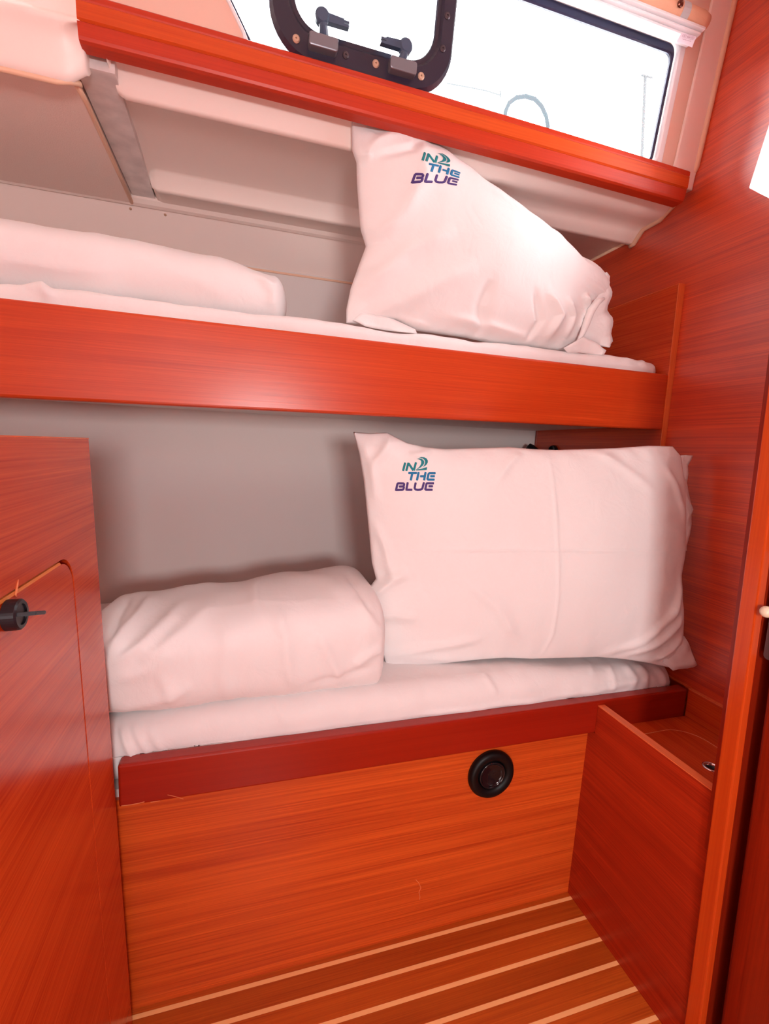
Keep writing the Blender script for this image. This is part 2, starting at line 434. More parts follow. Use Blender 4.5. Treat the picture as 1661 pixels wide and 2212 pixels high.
link_obj('pane', bm, 'pane_glass', win)
bm = BM(); ring(bm, slant(rrect(wx0 + .004, wx1 + .004, wbot, wtop + .004, [.018, .05, .03, .02])), slant(rrect(wx0 + .009, wx1 - .003, wbot + .006, wtop - .014, [.014, .045, .025, .015])), (WO - WN * .012, X, WU, WN), 0, .006)
link_obj('rubber_seal', bm, 'rubber_seal', win, smooth=False)
bm = BM(); ring(bm, slant(rrect(wx0 - .004, wx1 + .022, wbot - .01, wtop + .022, [.022, .055, .035, .02])), slant(rrect(wx0 + .003, wx1 + .006, wbot, wtop + .006, [.018, .05, .03, .02])), (WO - WN * .006, X, WU, WN), 0, .009)
link_obj('window_frame', bm, 'white_frame', win)
# raised facet of the liner forward of the window, and the piping down the wall joint
bm = BM()
p1 = [(wx1 + .052, -.075), (XW, -.075), (XW, .36), (wx1 + .060, .36)]
prism(bm, p1, WF, .006, .003)
tag(link_obj('trim_8', bm, 'liner'), kind='structure')
bm = BM()
path = [WO + X * (XW - .004) + WU * s + WN * .006 for s in (.34, .27, .15, 0, -.03)]
path += [Vector((XW - .003, y, z)) for y, z in ((.935, 1.585), (.952, 1.574), (.988, 1.556), (1.038, 1.555), (1.066, 1.531), (1.078, 1.529))]
tube(bm, path, .006)
tag(link_obj('trim_9', bm, 'piping', smooth=True), kind='structure')
bm = BM(); tube(bm, [(XW - .003, 1.092, 1.545), (XW - .003, 1.36, 1.545)], .004)
tag(link_obj('trim_10', bm, 'piping', smooth=True), kind='structure')
# moulded surround at the upper left, aft of the sill: window recess, rounded shoulder, lip
def ml(px, py, y): 
    p = at(px, py, y=y); return p
bm = BM()
# columns of surveyed heights, left to right; each row is one crease line of the moulding
cols = [(-1.15, 0), (-.60, 0), (-.42, 0), (-.345, 0), (-.325, .3), (-.310, .8), (-.302, 1), (-.292, 1.05), (-.280, .9), (-.264, .75), (-.252, .72), (-.244, .85), (-.239, 1.1), (-.238, 2.2)]
lines = [(.908, 2.0), (.908, 1.70), (.908, 1.612), (.906, 1.601), (.899, 1.594), (.893, 1.589), (.893, 1.581), (.900, 1.572), (.908, 1.556), (.914, 1.538), (.918, 1.527), (.922, 1.5215), (.927, 1.519), (.9315, 1.5205), (.935, 1.525)]
rows = []
for cx_, r_ in cols:
    row = []
    for i, (y, z) in enumerate(lines):
        yy = y; zz = z
        if i < 4: yy = y - .016 * r_ + (0 if r_ < 2 else .03)         # right stile stands proud of the recess
        elif i < 7: yy = y - .004 * min(r_, 1) + .010 * max(0, min(r_, 1.3) - .9)
        if cx_ > -.265 and i > 6: zz = z + .020 * (cx_ + .265) / .026; yy = y + (.012 if r_ > 2 else 0)
        lean_ = -.02 * max(0, 1.62 - z) if cx_ > -.36 else 0
        row.append(bm.verts.new((cx_ + lean_ * (1 if cx_ > -.30 else .5), yy, zz)))
    row.append(bm.verts.new((cx_, .985, 1.60))); row.append(bm.verts.new((cx_, .985, 2.0)))
    rows.append(row)
for a_, b_ in zip(rows[:-1], rows[1:]):
    n = len(a_)
    for i in range(n): bm.faces.new((a_[i], a_[(i + 1) % n], b_[(i + 1) % n], b_[i]))
bm.faces.new(rows[0]); bm.faces.new(rows[-1][::-1])
mo = link_obj('trim_11', bm, 'liner', smooth=True); tag(mo, kind='structure')
sd = mo.modifiers.new('soft', 'SUBSURF'); sd.levels = 2; sd.render_levels = 2
bm = BM(); tube(bm, [(-1.15, .927, 1.5185), (-.42, .927, 1.5185), (-.345, .927, 1.5185), (-.285, .928, 1.519), (-.266, .929, 1.524), (-.258, .945, 1.534), (-.262, .962, 1.541)], .004, 10)
tag(link_obj('trim_13', bm, 'piping', smooth=True), kind='structure')

# ---- long wooden window sill
sill = thing('window_sill', (.35, .93, 1.583), 'long varnished red wooden sill running below the cabin window', 'window sill')
SX0, SX1 = -.243, .931
def sl_(pr): return [(y * .966, .976 + (z - .976) * .966) if y < .945 else (.921, .976 + (z - .976) * .966) for y, z in pr]
def rail(nm_, pr, x0, x1, mt):
    bm = BM(); pr = sl_(pr); rows = []
    for i in range(17):
        x = x0 + (x1 - x0) * i / 16; t = (x - SX0) / 1.17
        rows.append([bm.verts.new((x, y, z - .0155 * t * t + .001)) for y, z in pr])
    for a_, b_ in zip(rows[:-1], rows[1:]):
        for k in range(len(pr)): bm.faces.new((a_[k], a_[(k + 1) % len(pr)], b_[(k + 1) % len(pr)], b_[k]))
    bm.faces.new(rows[0][::-1]); bm.faces.new(rows[-1])
    link_obj(nm_, bm, mt, sill)
rail('lower_rail', [(.952, 1.583), (.932, 1.583), (.927, 1.585), (.925, 1.589), (.921, 1.606), (.923, 1.608), (.952, 1.608)], SX0, SX1 - .002, 'sill_mid')
rail('front_rail', [(.952, 1.6085), (.924, 1.6085), (.9205, 1.611), (.919, 1.633), (.921, 1.635), (.952, 1.635)], SX0, SX1, 'sill_top')
rail('top_lip', [(.950, 1.6355), (.922, 1.6355), (.921, 1.638), (.921, 1.645), (.924, 1.648), (.950, 1.648)], SX0, SX1 + .002, 'sill_mid')

# ---- hatch-like opening port set in the window
port = thing('opening_port', WO + X * .19 + WU * .1 + WN * .0, 'black framed opening port with rounded corners in the window above the sill', 'porthole')
pL, pR = .033, .358; pB = -.040
po = rrect(pL, pR, pB, .215, .075, 10); pi_ = rrect(pL + .034, pR - .030, pB + .043, .180, .052, 10)
bm = BM(); ring(bm, po, pi_, (WO - WN * .010, X, WU, WN), 0, .020, .002)
link_obj('frame', bm, 'port_black', port, smooth=False)
po2 = rrect(pL + .028, pR - .025, pB + .036, .186, .055, 10); pi2 = rrect(pL + .041, pR - .037, pB + .051, .172, .046, 10)
bm = BM(); ring(bm, po2, pi2, (WO - WN * .010, X, WU, WN), 0, .016, .0)
link_obj('inner_rim', bm, 'port_black', port, smooth=False)
for (px, py, mt) in ((640, 83, 'screw_brass'), (747, 118, 'screw_dark'), (812, 137, 'screw_brass'), (910, 164, 'screw_brass'), (967, 33, 'screw_dark'), (957, 104, 'screw_dark')):
    a, b = wp(px, py, .014); screw('screw', WO + X * a + WU * b + WN * .012, WN, .0062 if 'brass' in mt else .0055, mt, port)
def port_latch(hx, hy, px0, py0, px1, py1, s):
    """grey keeper block on the frame and a black swivel lever rising from it"""
    a0, b0 = wp(px0, py0, .02); a1, b1 = wp(px1, py1, .02)
    ca, cb = (a0 + a1) / 2, (b0 + b1) / 2
    ba = BM()
    o = WO + X * ca + WU * cb
    prism(ba, rrect(-.0245, .0245, -.0095, .0095, .004, 4), (o + WN * .010, X, WU, WN), .020, .002)
    blk = link_obj('latch_keeper', ba, 'grey_latch', port)
    bl = BM()
    ha, hb = wp(hx, hy, .03)
    o2 = WO + X * ha + WU * hb + WN * .022
    foot = WO + X * (ca + s * .002) + WU * (cb + .008) + WN * .016
    tube(bl, [foot, (foot + o2) / 2 + WN * .006, o2], [.0085, .007, .0085], 12)
    lathe(bl, [(.0105, -.008), (.012, -.004), (.012, .006), (.009, .010)], o2, WN, 24)
    lv = link_obj('latch_lever', bl, 'port_handle', port, smooth=False)
    bk = BM()
    d = X * s
    prism(bk, [(0, -.0065), (.045, -.0062), (.045, -.003), (.036, -.0026), (.036, -.0010), (.045, -.0008), (.045, .0022), (.036, .0024), (.036, .004), (0, .006)], (o2 - WN * .004, d, WU, WN), .011)
    link_obj('latch_handle', bk, 'port_handle', lv)
port_latch(697, 31, 664, 88, 731, 104, 1)
port_latch(878, 97, 835, 140, 902, 153, -1)

# ---- rolled fabric blind along the window head
blind = thing('roller_blind', (.7, .84, 1.86), 'rolled beige fabric blind strapped along the top of the window', 'blind')
bm = BM()
cy, cz = .848, 1.851
tube(bm, [(.42, cy, cz), (.60, cy, cz), (.80, cy, cz), (.868, cy, cz), (.882, cy, cz)], [.0165, .0165, .0168, .0165, .013], 20)
link_obj('fabric_roll', bm, 'blind_fabric', blind, smooth=True)
bm = BM()
for k, (dz, th) in enumerate(((-.020, .005), (-.026, .004), (-.031, .004))):
    box(bm, .42, .872 - .004 * k, cy - .012 + .006 * k, cy + .022, cz + dz - th / 2, cz + dz + th / 2, .001)
link_obj('cassette_rail', bm, 'white_frame', blind)
bm = BM()
st = []
for i in range(9):
    t = -2.4 + i * .42; st.append(t)
for x0, x1 in ((.808, .826),):
    rows = [[bm.verts.new((x, cy + .0180 * math.cos(t + math.pi / 2 + 1.0) * 1.0, cz + .0180 * math.sin(t + math.pi / 2 + 1.0))) for x in (x0, x1)] for t in [k * math.pi * 1.5 / 12 for k in range(13)]]
    for a, b in zip(rows[:-1], rows[1:]): bm.faces.new((a[0], a[1], b[1], b[0]))
bmesh.ops.solidify(bm, geom=bm.faces[:], thickness=.0012)
link_obj('strap', bm, 'white_frame', blind, smooth=False)
bm = BM(); sp = at(1465, 38, y=cy - .017); lathe(bm, [(.0062, 0), (.0062, .002), (.004, .0035), (.001, .004)], (sp.x, cy - .018, cz - .003), (0, -1, -.2), 20)
link_obj('snap_button', bm, 'snap_brown', blind)
# hanging maker's tag with the boxed word
tg = [at(px, py, y=.824) for px, py in ((1473, 70), (1504, 79), (1495, 102), (1462, 89))]
tq = (tg[1] - tg[0]).cross(tg[3] - tg[0]).normalized() * .0006
if tq.y < 0: tq = -tq
bm = BM(); hexa(bm, [p + tq for p in tg] + list(tg))
tagob = link_obj('tag', bm, 'tag_white', blind)

# ---- lettering tools -------------------------------------------------------
def stroke_quads(bm, pts, wdt, place, step=.12, h=0.0, round_end=True):
    """ribbon along a polyline in lettering units; place(u,v,height)->3D"""
    pts = [Vector(p) for p in pts]
    dense = []
    for a, b in zip(pts[:-1], pts[1:]):
        n = max(1, int((b - a).length / (wdt * .35)))
        for i in range(n): dense.append(a.lerp(b, i / n))
    dense.append(pts[-1])
    if round_end:
        t0 = (dense[0] - dense[1]).normalized(); t1 = (dense[-1] - dense[-2]).normalized()
        dense = [dense[0] + t0 * wdt * .18] + dense + [dense[-1] + t1 * wdt * .18]
    rows = []
    N = len(dense)
    for i, p in enumerate(dense):
        t = (dense[min(i + 1, N - 1)] - dense[max(i - 1, 0)]).normalized(); s = Vector((-t.y, t.x))
        wd = wdt * (.62 if round_end and i in (0, N - 1) else 1)
        rows.append([bm.verts.new(place(p.x + s.x * wd * k, p.y + s.y * wd * k, hh)) for k, hh in ((-.5, 0), (-.3, h * .8), (0, h), (.3, h * .8), (.5, 0))])
    for a, b in zip(rows[:-1], rows[1:]):
        for k in range(4): bm.faces.new((a[k], a[k + 1], b[k + 1], b[k]))
FONT = {'O': [[(0, 0), (0, 1), (.7, 1), (.7, 0), (0, 0)]], 'C': [[(.7, 1), (0, 1), (0, 0), (.7, 0)]], 'E': [[(.65, 1), (0, 1), (0, 0), (.65, 0)], [(0, .5), (.55, .5)]],
        'A': [[(0, 0), (.35, 1), (.7, 0)], [(.14, .38), (.56, .38)]], 'N': [[(0, 0), (0, 1), (.7, 0), (.7, 1)]], 'I': [[(.35, 0), (.35, 1)]], 'R': [[(0, 0), (0, 1), (.65, 1), (.65, .5), (0, .5)], [(.3, .5), (.7, 0)]]}
tO, tA, tB = tg[0], (tg[1] - tg[0]), (tg[3] - tg[0])
tn = tA.cross(tB).normalized(); tn = tn if tn.y < 0 else -tn
bm = BM()
pl = lambda u, v, h: tO + tA * u + tB * v + tn * .0009
for i, ch in enumerate('OCEANAIR'):
    for s in FONT[ch]: stroke_quads(bm, [(.19 + i * .083 + x * .085, .42 - y * .20) for x, y in s], .016, pl, round_end=False)
stroke_quads(bm, [(x, y) for x, y in rrect(.13, .90, .14, .50, .12, 4)] + [(.90, .38)], .018, pl, round_end=False)
for i in range(12):     # the second line is too small to read: short pen-like marks
    x = .24 + i * .05; stroke_quads(bm, [(x, .72 - .05 * (i % 3 == 0)), (x + .02, .62 + .04 * (i % 2)), (x + .035, .70)], .014, pl, round_end=False)
link_obj('printing', bm, 'tag_ink', tagob)

# ------------------------------------------------------------------ upper bunk
ub = thing('upper_bunk', (.3, .90, 1.03), 'upper bunk with wide glossy red-brown front board below the window', 'bunk bed')
bm = BM()
hexa(bm, [(-1.2, .900, 1.018), (.957, .900, 1.050), (.957, .922, 1.050), (-1.2, .922, 1.018),
          (-1.2, .900, 1.184), (.957, .900, 1.179), (.957, .922, 1.179), (-1.2, .922, 1.184)])
bmesh.ops.bevel(bm, geom=bm.edges[:], offset=.005, segments=3, affect='EDGES', profile=.5)
link_obj('front_board', bm, 'solid_x', ub, smooth=False)
bm = BM(); box(bm, -1.2, .950, .922, YB, 1.060, 1.071); link_obj('bed_base', bm, 'hull_grey', ub)
# end panel on the wall that carries the bunk
ep = thing('bunk_end_panel', (.955, 1.0, 1.0), 'upright wooden panel with light front edge on right wall beside upper bunk', 'panel')
tp = at(1315, 665, x=.953)
bm = BM(); prism(bm, [(.898, .80), (1.40, .80), (1.40, tp.z + (1.40 - tp.y) * .03), (tp.y, tp.z - .003), (.898, 1.380)], ((.951, 0, 0), Y, Z, X), .0138)
link_obj('panel', bm, 'wood_y', ep)
bm = BM(); 
hexa(bm, [(.953, .8965, .80), (.967 - .003, .8965, .80), (.967 - .003, .8985, .80), (.953, .8985, .80),
          (.9475, .8965, 1.381), (.9645, .8965, 1.381), (.9645, .8985, 1.381), (.9475, .8985, 1.381)])
link_obj('front_edge', bm, 'edge_light', ep)
bm = BM(); box(bm, .950, .9645, .8985, tp.y, 1.380, 1.3815); link_obj('top_edge', bm, 'edge_light_y', ep)

# ------------------------------------------------------------------ lower bunk
lb = thing('lower_bunk', (.3, .75, 0), 'lower bunk with dark red front rail and orange-brown base panel above the floor', 'bunk bed')
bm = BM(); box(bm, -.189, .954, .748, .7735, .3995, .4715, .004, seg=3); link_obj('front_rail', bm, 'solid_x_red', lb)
bm = BM(); box(bm, -1.2, .745, .7665, .780, .0, .3995); link_obj('base_panel', bm, 'wood_x', lb)
bm = BM(); box(bm, -1.2, .950, .7735, YB, .3995, .4135); link_obj('bed_base', bm, 'hull_grey', lb)
bm = BM()
for L, r in (([(898, 1900), (905, 1908), (909, 1918), (905, 1927), (907, 1937), (906, 1943)], .0007),):
    bm = BM(); tube(bm, [at(px, py, y=.7665) for px, py in L], r, 6); link_obj('scratch', bm, 'seam_line', lb)
for L, r in (([(262, 1741), (285, 1738), (300, 1735), (312, 1732)], .0006), ([(325, 1733), (345, 1730)], .0005), ([(362, 1717), (380, 1721), (396, 1726)], .0004)):
    bm = BM(); tube(bm, [at(px, py, y=.748) for px, py in L], r, 6); link_obj('scuff', bm, 'seam_line', lb)
# round black air vent
vt = thing('air_vent', (.4785, .7665, .335), 'round black air vent in the base panel under the lower bunk', 'air vent')
vc = (.4785, .7663, .3345)
bm = BM(); lathe(bm, [(.050, 0), (.0505, .006), (.047, .012), (.040, .0135), (.031, .010), (.029, .003), (.029, .0002)], vc, (0, -1, 0), 56)
link_obj('flange', bm, 'black_satin', vt, smooth=True)
bm = BM(); lathe(bm, [(.029, .004), (.029, .010), (.0265, .0125), (.025, .009), (.020, .0065), (.008, .0058), (.0, .0056)], vc, (0, -1, 0), 48)
link_obj('nozzle', bm, 'black_gloss', vt, smooth=True)

# ------------------------------------------------------------------ side locker to the right of the floor
sl = thing('side_locker', (.83, .62, 0), 'low wooden side locker with open shelf tray beside the lower bunk', 'locker')
def lean(z): return .703 + .018 * z
bm = BM()
hexa(bm, [(lean(0), .475, 0), (lean(0) + .016, .475, 0), (lean(0) + .016, .7475, 0), (lean(0), .7475, 0),
          (lean(.460), .475, .460), (lean(.460) + .016, .475, .460), (lean(.460) + .016, .7475, .460), (lean(.460), .7475, .460)])
box(bm, lean(0), lean(0) + .016, .7475, .7665, 0, .3993, shear_x=.0072)
link_obj('side_panel', bm, 'wood_y_shaded', sl)
bm = BM()
a = lean(.460); box(bm, a, a + .016, .475, .7475, .4605, .4625); link_obj('panel_edge', bm, 'edge_light_y', sl)
bm = BM()
hc = at(1537, 1657, z=.408)
plate(bm, [(.7285, .505), (.9645, .505), (.9645, .7475), (.7285, .7475)], [[(hc.x + .0125 * math.cos(t), hc.y + .0125 * math.sin(t)) for t in [k * math.pi / 12 for k in range(24)]]], ((0, 0, .393), X, Y, Z), .015)
link_obj('shelf', bm, 'wood_y', sl)
bm = BM(); box(bm, .9545, .9645, .505, .7475, .408, .4725, .001); link_obj('ledge', bm, 'wood_y', sl)
bm = BM(); box(bm, .9585, .9645, .7475, 1.2, .4725, .4755); link_obj('ledge', bm, 'edge_light_y', sl)
bm = BM(); box(bm, .9540, .9645, .505, .7475, .4727, .4735); link_obj('ledge_edge', bm, 'edge_light_y', sl)  # both lighter strips paint the lit line along the ledge top
bm = BM(); lathe(bm, [(.0105, -.012), (.0105, .0008), (.0125, .0020), (.0150, .0012), (.0158, 0.0001), (.0125, -.012)], (hc.x, hc.y, .408), (0, 0, 1), 32)
bm2 = bm
# open ring: remove the caps
for f in [f for f in bm.faces if len(f.verts) > 4]: bm.faces.remove(f)
link_obj('grommet', bm, 'chrome', sl, smooth=True)
bm = BM(); lathe(bm, [(.0106, -.006), (.0106, -.003)], (hc.x, hc.y, .408), (0, 0, 1), 24); link_obj('grommet_floor', bm, 'black_satin', sl)
# fine seam of the lid in the tray
bm = BM()
pts = [(.735, .706), (.80, .7105), (.86, .712)] + [(.86 + .055 * math.sin(t), .657 + .055 * math.cos(t)) for t in [k * math.pi / 16 for k in range(1, 9)]] + [(.915, .60), (.915, .51)]
tube(bm, [(x, y, .4081) for x, y in pts], .0006, 6); link_obj('lid_seam', bm, 'seam_line', sl)

# ---- door post and door at the right edge
def hx(x0, x1, y0, y1, z0, z1, sh):
    return [(x0, y0, z0), (x1, y0, z0), (x1, y1, z0), (x0, y1, z0), (x0 + sh, y0 + .030 * (z1 / 1.97), z1), (x1 + sh, y0 + .030 * (z1 / 1.97), z1), (x1 + sh, y1 + .030 * (z1 / 1.97), z1), (x0 + sh, y1 + .030 * (z1 / 1.97), z1)]
door = thing('door_1', (.75, .40, 0), None, None); door['kind'] = 'structure'
bm = BM(); hexa(bm, hx(.699, .714, .450, .474, 0, 1.97, -.008))
bmesh.ops.bevel(bm, geom=bm.edges[:], offset=.0022, segments=2, affect='EDGES', profile=.5)
link_obj('door_post', bm, 'solid_z', door)
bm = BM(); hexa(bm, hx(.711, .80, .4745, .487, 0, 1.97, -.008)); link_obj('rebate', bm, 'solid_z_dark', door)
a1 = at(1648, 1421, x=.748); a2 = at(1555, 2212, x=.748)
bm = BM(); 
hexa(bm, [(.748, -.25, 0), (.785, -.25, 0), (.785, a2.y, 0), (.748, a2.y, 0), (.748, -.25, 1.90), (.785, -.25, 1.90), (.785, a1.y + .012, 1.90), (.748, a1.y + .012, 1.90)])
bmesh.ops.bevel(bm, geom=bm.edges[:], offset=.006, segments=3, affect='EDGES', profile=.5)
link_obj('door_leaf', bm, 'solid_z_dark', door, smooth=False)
g = at(1650, 1421, x=.7475); g2 = at(1661, 1330, x=.7475)
bm = BM(); prism(bm, rrect(.30, a1.y - .001, g.z, g.z + .16, .006, 4), ((.7475, 0, 0), Y, Z, -X), .0015)
link_obj('strike_plate', bm, 'steel_grey', door)
kp = at(1645, 1320, y=.452)
bm = BM(); lathe(bm, [(.0035, 0), (.004, .002), (.0072, .004), (.0082, .008), (.0072, .012), (.004, .0148), (.0, .0155)], (kp.x + .006, .456, kp.z), (-.25, -1, 0), 28)
link_obj('catch_knob', bm, 'ivory', door, smooth=True)

# ------------------------------------------------------------------ cabinet on the left
cab = thing('cabinet', (-.5, .3, 0), 'tall glossy wooden cabinet side with cut-out door and black latch left of the bunks', 'cabinet')
C0 = Vector((-.1785, 0, 0)); CU = Vector((-.0307, 0, 1))
CB = CU; CN = Vector((-1, 0, -.0307)).normalized()
cpl = (C0, Vector((1, 0, .0307)))
def cp(px, py):
    p = at(px, py, pl=cpl); return (p.y, p.z)
d0 = cp(135, 1210); d1 = cp(185, 1560); d2 = cp(0, 1290)
dr = cp(160, 1260)[0] + .002
door_y1 = d1[0]; door_z1 = (d0[1] + d2[1]) / 2
dhole = [(.02, .06), (door_y1, .06)] + [(door_y1 - .035 + .035 * math.cos(t), door_z1 - .035 + .035 * math.sin(t)) for t in [k * math.pi / 16 for k in range(9)]] + [(.02, door_z1)]
bm = BM(); plate(bm, [(-.12, 0), (.742, 0), (.742, .9715), (-.12, .9715)], [dhole], (C0, Y, CB, CN), .016)
link_obj('side_panel', bm, 'wood_y', cab)
inner = [(.023, .063), (door_y1 - .0012, .063)] + [(door_y1 - .0362 + .035 * math.cos(t), door_z1 - .0405 + .035 * math.sin(t)) for t in [k * math.pi / 16 for k in range(9)]] + [(.023, door_z1 - .0055)]
bm = BM(); plate(bm, inner, [], (C0 + CN * .0006, Y, CB, CN), .016)
cdoor = link_obj('door', bm, 'wood_y', cab)
bm = BM(); prism(bm, [(.02, door_z1 - .0055), (door_y1 - .034, door_z1 - .0055), (door_y1 - .038, door_z1 - .0022), (.02, door_z1 - .0012)], (C0 + CN * .0006, Y, CB, CN), .012); link_obj('slot_edge', bm, 'edge_lit', cab)  # flush bright strip paints the lit top edge of the door
bm = BM(); box(bm, -.75, -.212, -.12, .742, .955, .9705); link_obj('cabinet_top', bm, 'wood_y', cab)
bm = BM(); box(bm, -.75, -.186, .727, .742, 0, .955, shear_x=-.0295); link_obj('back_panel', bm, 'wood_x', cab)
bm = BM(); box(bm, -.75, -.735, -.12, .727, 0, .955); link_obj('far_side', bm, 'wood_y', cab)
bm = BM(); box(bm, -.735, -.186, -.12, -.105, 0, .955, shear_x=-.0295); link_obj('front_panel', bm, 'wood_x', cab)
bm = BM()
e0 = C0 + CB * .9717; hexa(bm, [e0 + Y * -.12 - X * .012, e0 + Y * -.12 + X * .0004, e0 + Y * .742 + X * .0004, e0 + Y * .742 - X * .012] + [q + Z * .0012 for q in (e0 + Y * -.12 - X * .012, e0 + Y * -.12 + X * .0004, e0 + Y * .742 + X * .0004, e0 + Y * .742 - X * .012)])
link_obj('top_edge', bm, 'edge_light_y', cab)  # lighter colour paints the thin lit line of the cabinet top
# black turn latch
lc = at(16, 1329, pl=cpl); lx = -CN
bm = BM(); lathe(bm, [(.0140, 0), (.0140, .010), (.0125, .0115), (.0095, .0115), (.009, .010), (.0, .010)], lc, lx, 36)
lt = link_obj('latch', bm, 'black_plastic', cdoor)
bm = BM(); ld = Vector((0, .25, .97))
box(bm, 0, 1, 0, 1, 0, 1)
for v in bm.verts:
    c = v.co.copy(); v.co = lc + lx * (.006 + .020 * c.x) + Vector((0, -.95, .3)).normalized() * ((c.y - .5) * .022) + Vector((0, .3, .95)).normalized() * ((c.z - .5) * .0035)
bmesh.ops.bevel(bm, geom=bm.edges[:], offset=.0006, segments=2, affect='EDGES')
link_obj('latch_lever', bm, 'black_plastic', cab)
# scratches by the slot
bm = BM(); q = [at(px, py, pl=cpl) - CN * .0003 for px, py in ((39, 1252), (37, 1262), (35, 1273), (33, 1285), (36, 1292))]
tube(bm, q, [.0002, .0008, .001, .0008, .0002], 6); link_obj('scratch', bm, 'seam_line', cab)

# ------------------------------------------------------------------ reading lamp in the far corner
rl = thing('reading_lamp', (.93, 1.30, .95), 'small black and chrome reading lamp peeking over the lower pillow at the dark corner', 'lamp')
lp1 = at(1151, 968, y=1.36); lp2 = at(1177, 967, y=1.30)
bm = BM(); lathe(bm, [(.004, -.022), (.012, -.020), (.0145, -.008), (.0145, .008), (.012, .02), (.004, .022)], lp1 + Vector((0, 0, -.006)), (.6, -.4, -.5), 28); link_obj('lamp_head', bm, 'black_gloss', rl, smooth=True)
bm = BM(); lathe(bm, [(.017, -.012), (.019, -.008), (.019, .008), (.016, .012)], (.952, lp2.y, lp2.z - .010), (1, 0, 0), 28); link_obj('wall_base', bm, 'black_gloss', rl, smooth=False)
bm = BM(); tube(bm, [lp1 + Vector((0, 0, -.008)), (lp1 + lp2) / 2 + Vector((0, 0, -.012)), Vector((.945, lp2.y, lp2.z - .012))], .005, 12); link_obj('arm', bm, 'chrome', rl, smooth=True)

# ------------------------------------------------------------------ soft goods
def seg_dist(p, poly):
    """distance to polyline and relative position along it"""
    best = 1e9; bt = 0; n = len(poly) - 1
    for i in range(n):
        a, b = poly[i], poly[i + 1]; ab = b - a; t = max(0, min(1, (p - a).dot(ab) / max(ab.length_squared, 1e-12)))
        d = (p - (a + ab * t)).length
        if d < best: best = d; bt = (i + t) / n
    return best, bt
FG = 2.0
def fold_h(p, folds):
    h = 0
    for poly, amp, wd in folds:
        d, t = seg_dist(p, poly)
        if d < wd * 3: h += FG * amp * math.exp(-(d / wd) ** 2) * min(1, 4 * t + .15, 4 * (1 - t) + .15)
    return h
def resample(poly, n):
    P = [Vector(p) for p in poly]; L = [0]
    for a, b in zip(P[:-1], P[1:]): L.append(L[-1] + (b - a).length)
    out = []
    for i in range(n + 1):
        s = L[-1] * i / n; k = 0
        while k < len(L) - 2 and L[k + 1] < s: k += 1
        t = (s - L[k]) / max(L[k + 1] - L[k], 1e-9); out.append(P[k].lerp(P[k + 1], t))
    return out
def cushion(bm, left, top, right, bottom, pl, Tf, Tb, folds, nu=190, nv=135, nz=.004, pu=.55, xmax=.9635, zmin=None, lumps=()):
    """left/right run bottom->top, top/bottom run left->right, all in surveyed pixels on plane pl"""
    o, n = Vector(pl[0]), Vector(pl[1]).normalized()
    if n.y > 0: n = -n                      # towards the cabin
    q = lambda L: [at(px, py, pl=(o, n)) for px, py in L]
    Lf, Rt, Tp, Bt = resample(q(left), nv), resample(q(right), nv), resample(q(top), nu), resample(q(bottom), nu)
    F = [([at(px, py, pl=(o, n)) for px, py in f[0]], f[1], f[2]) for f in folds]
    LU = [(at(px, py, pl=(o, n)), a, r) for px, py, a, r in lumps]
    grid = {}
    for i in range(nu + 1):
        u = i / nu
        for j in range(nv + 1):
            v = j / nv
            p = Bt[i] * (1 - v) + Tp[i] * v + Lf[j] * (1 - u) + Rt[j] * u - (Bt[0] * (1 - u) * (1 - v) + Bt[nu] * u * (1 - v) + Tp[0] * (1 - u) * v + Tp[nu] * u * v)
            eu = max(0.0, 1 - abs(2 * u - 1) ** 2.6); ev = max(0.0, 1 - abs(2 * v - 1) ** 2.4)
            prof = (eu * ev) ** pu
            edge = min(u, 1 - u, v, 1 - v)
            wr = nz * min(1, edge * 9) * (noise.noise(p * 9) * 1.0 + noise.noise(Vector((p.x * 22, p.y * 22, p.z * 8))) * .5)
            # short radial gathers near the seams
            g = math.exp(-edge * 16) * .0022 * math.sin((u * 37 if min(v, 1 - v) < min(u, 1 - u) else v * 29) * 1.9 + 2 * noise.noise(p * 14)) * min(1, edge * 40)
            fh = fold_h(p, F) * min(1, edge * 25)
            lm = sum(a * math.exp(-((p - c).length / r) ** 2) for c, a, r in LU) * min(1, edge * 12)
            for side in (0, 1):
                if side == 1 and edge == 0: grid[i, j, 1] = grid[i, j, 0]; continue
                d = (prof * Tf + wr + fh + g + lm) if side == 0 else -(prof * Tb)
                c = p + n * (d if edge > 0 else 0)
                c.x = min(c.x, xmax)
                if zmin is not None: c.z = max(c.z, zmin)
                grid[i, j, side] = bm.verts.new(c)
    for side in (0, 1):
        for i in range(nu):
            for j in range(nv):
                vs = [grid[i, j, side], grid[i + 1, j, side], grid[i + 1, j + 1, side], grid[i, j + 1, side]]
                if side: vs.reverse()
                if len(set(vs)) >= 3:
                    try: bm.faces.new(vs)
                    except ValueError: pass
def flap(bm, poly, pl, th=.003, wave=.004, sub=3, xmax=.9635):
    """thin hem of a pillowcase: a filled outline with soft waves and real thickness"""
    o, n = Vector(pl[0]), Vector(pl[1]).normalized()
    if n.y > 0: n = -n
    vs = [bm.verts.new(at(px, py, pl=(o, n))) for px, py in poly]
    es = [bm.edges.new((vs[i], vs[(i + 1) % len(vs)])) for i in range(len(vs))]
    bmesh.ops.triangle_fill(bm, edges=es, use_beauty=True)
    bmesh.ops.subdivide_edges(bm, edges=bm.edges[:], cuts=sub, use_grid_fill=True)
    for v in bm.verts:
        v.co += n * (wave * (noise.noise(v.co * 30) + noise.noise(v.co * 60) * .5))
        v.co.x = min(v.co.x, xmax)
    bmesh.ops.solidify(bm, geom=bm.faces[:], thickness=th)

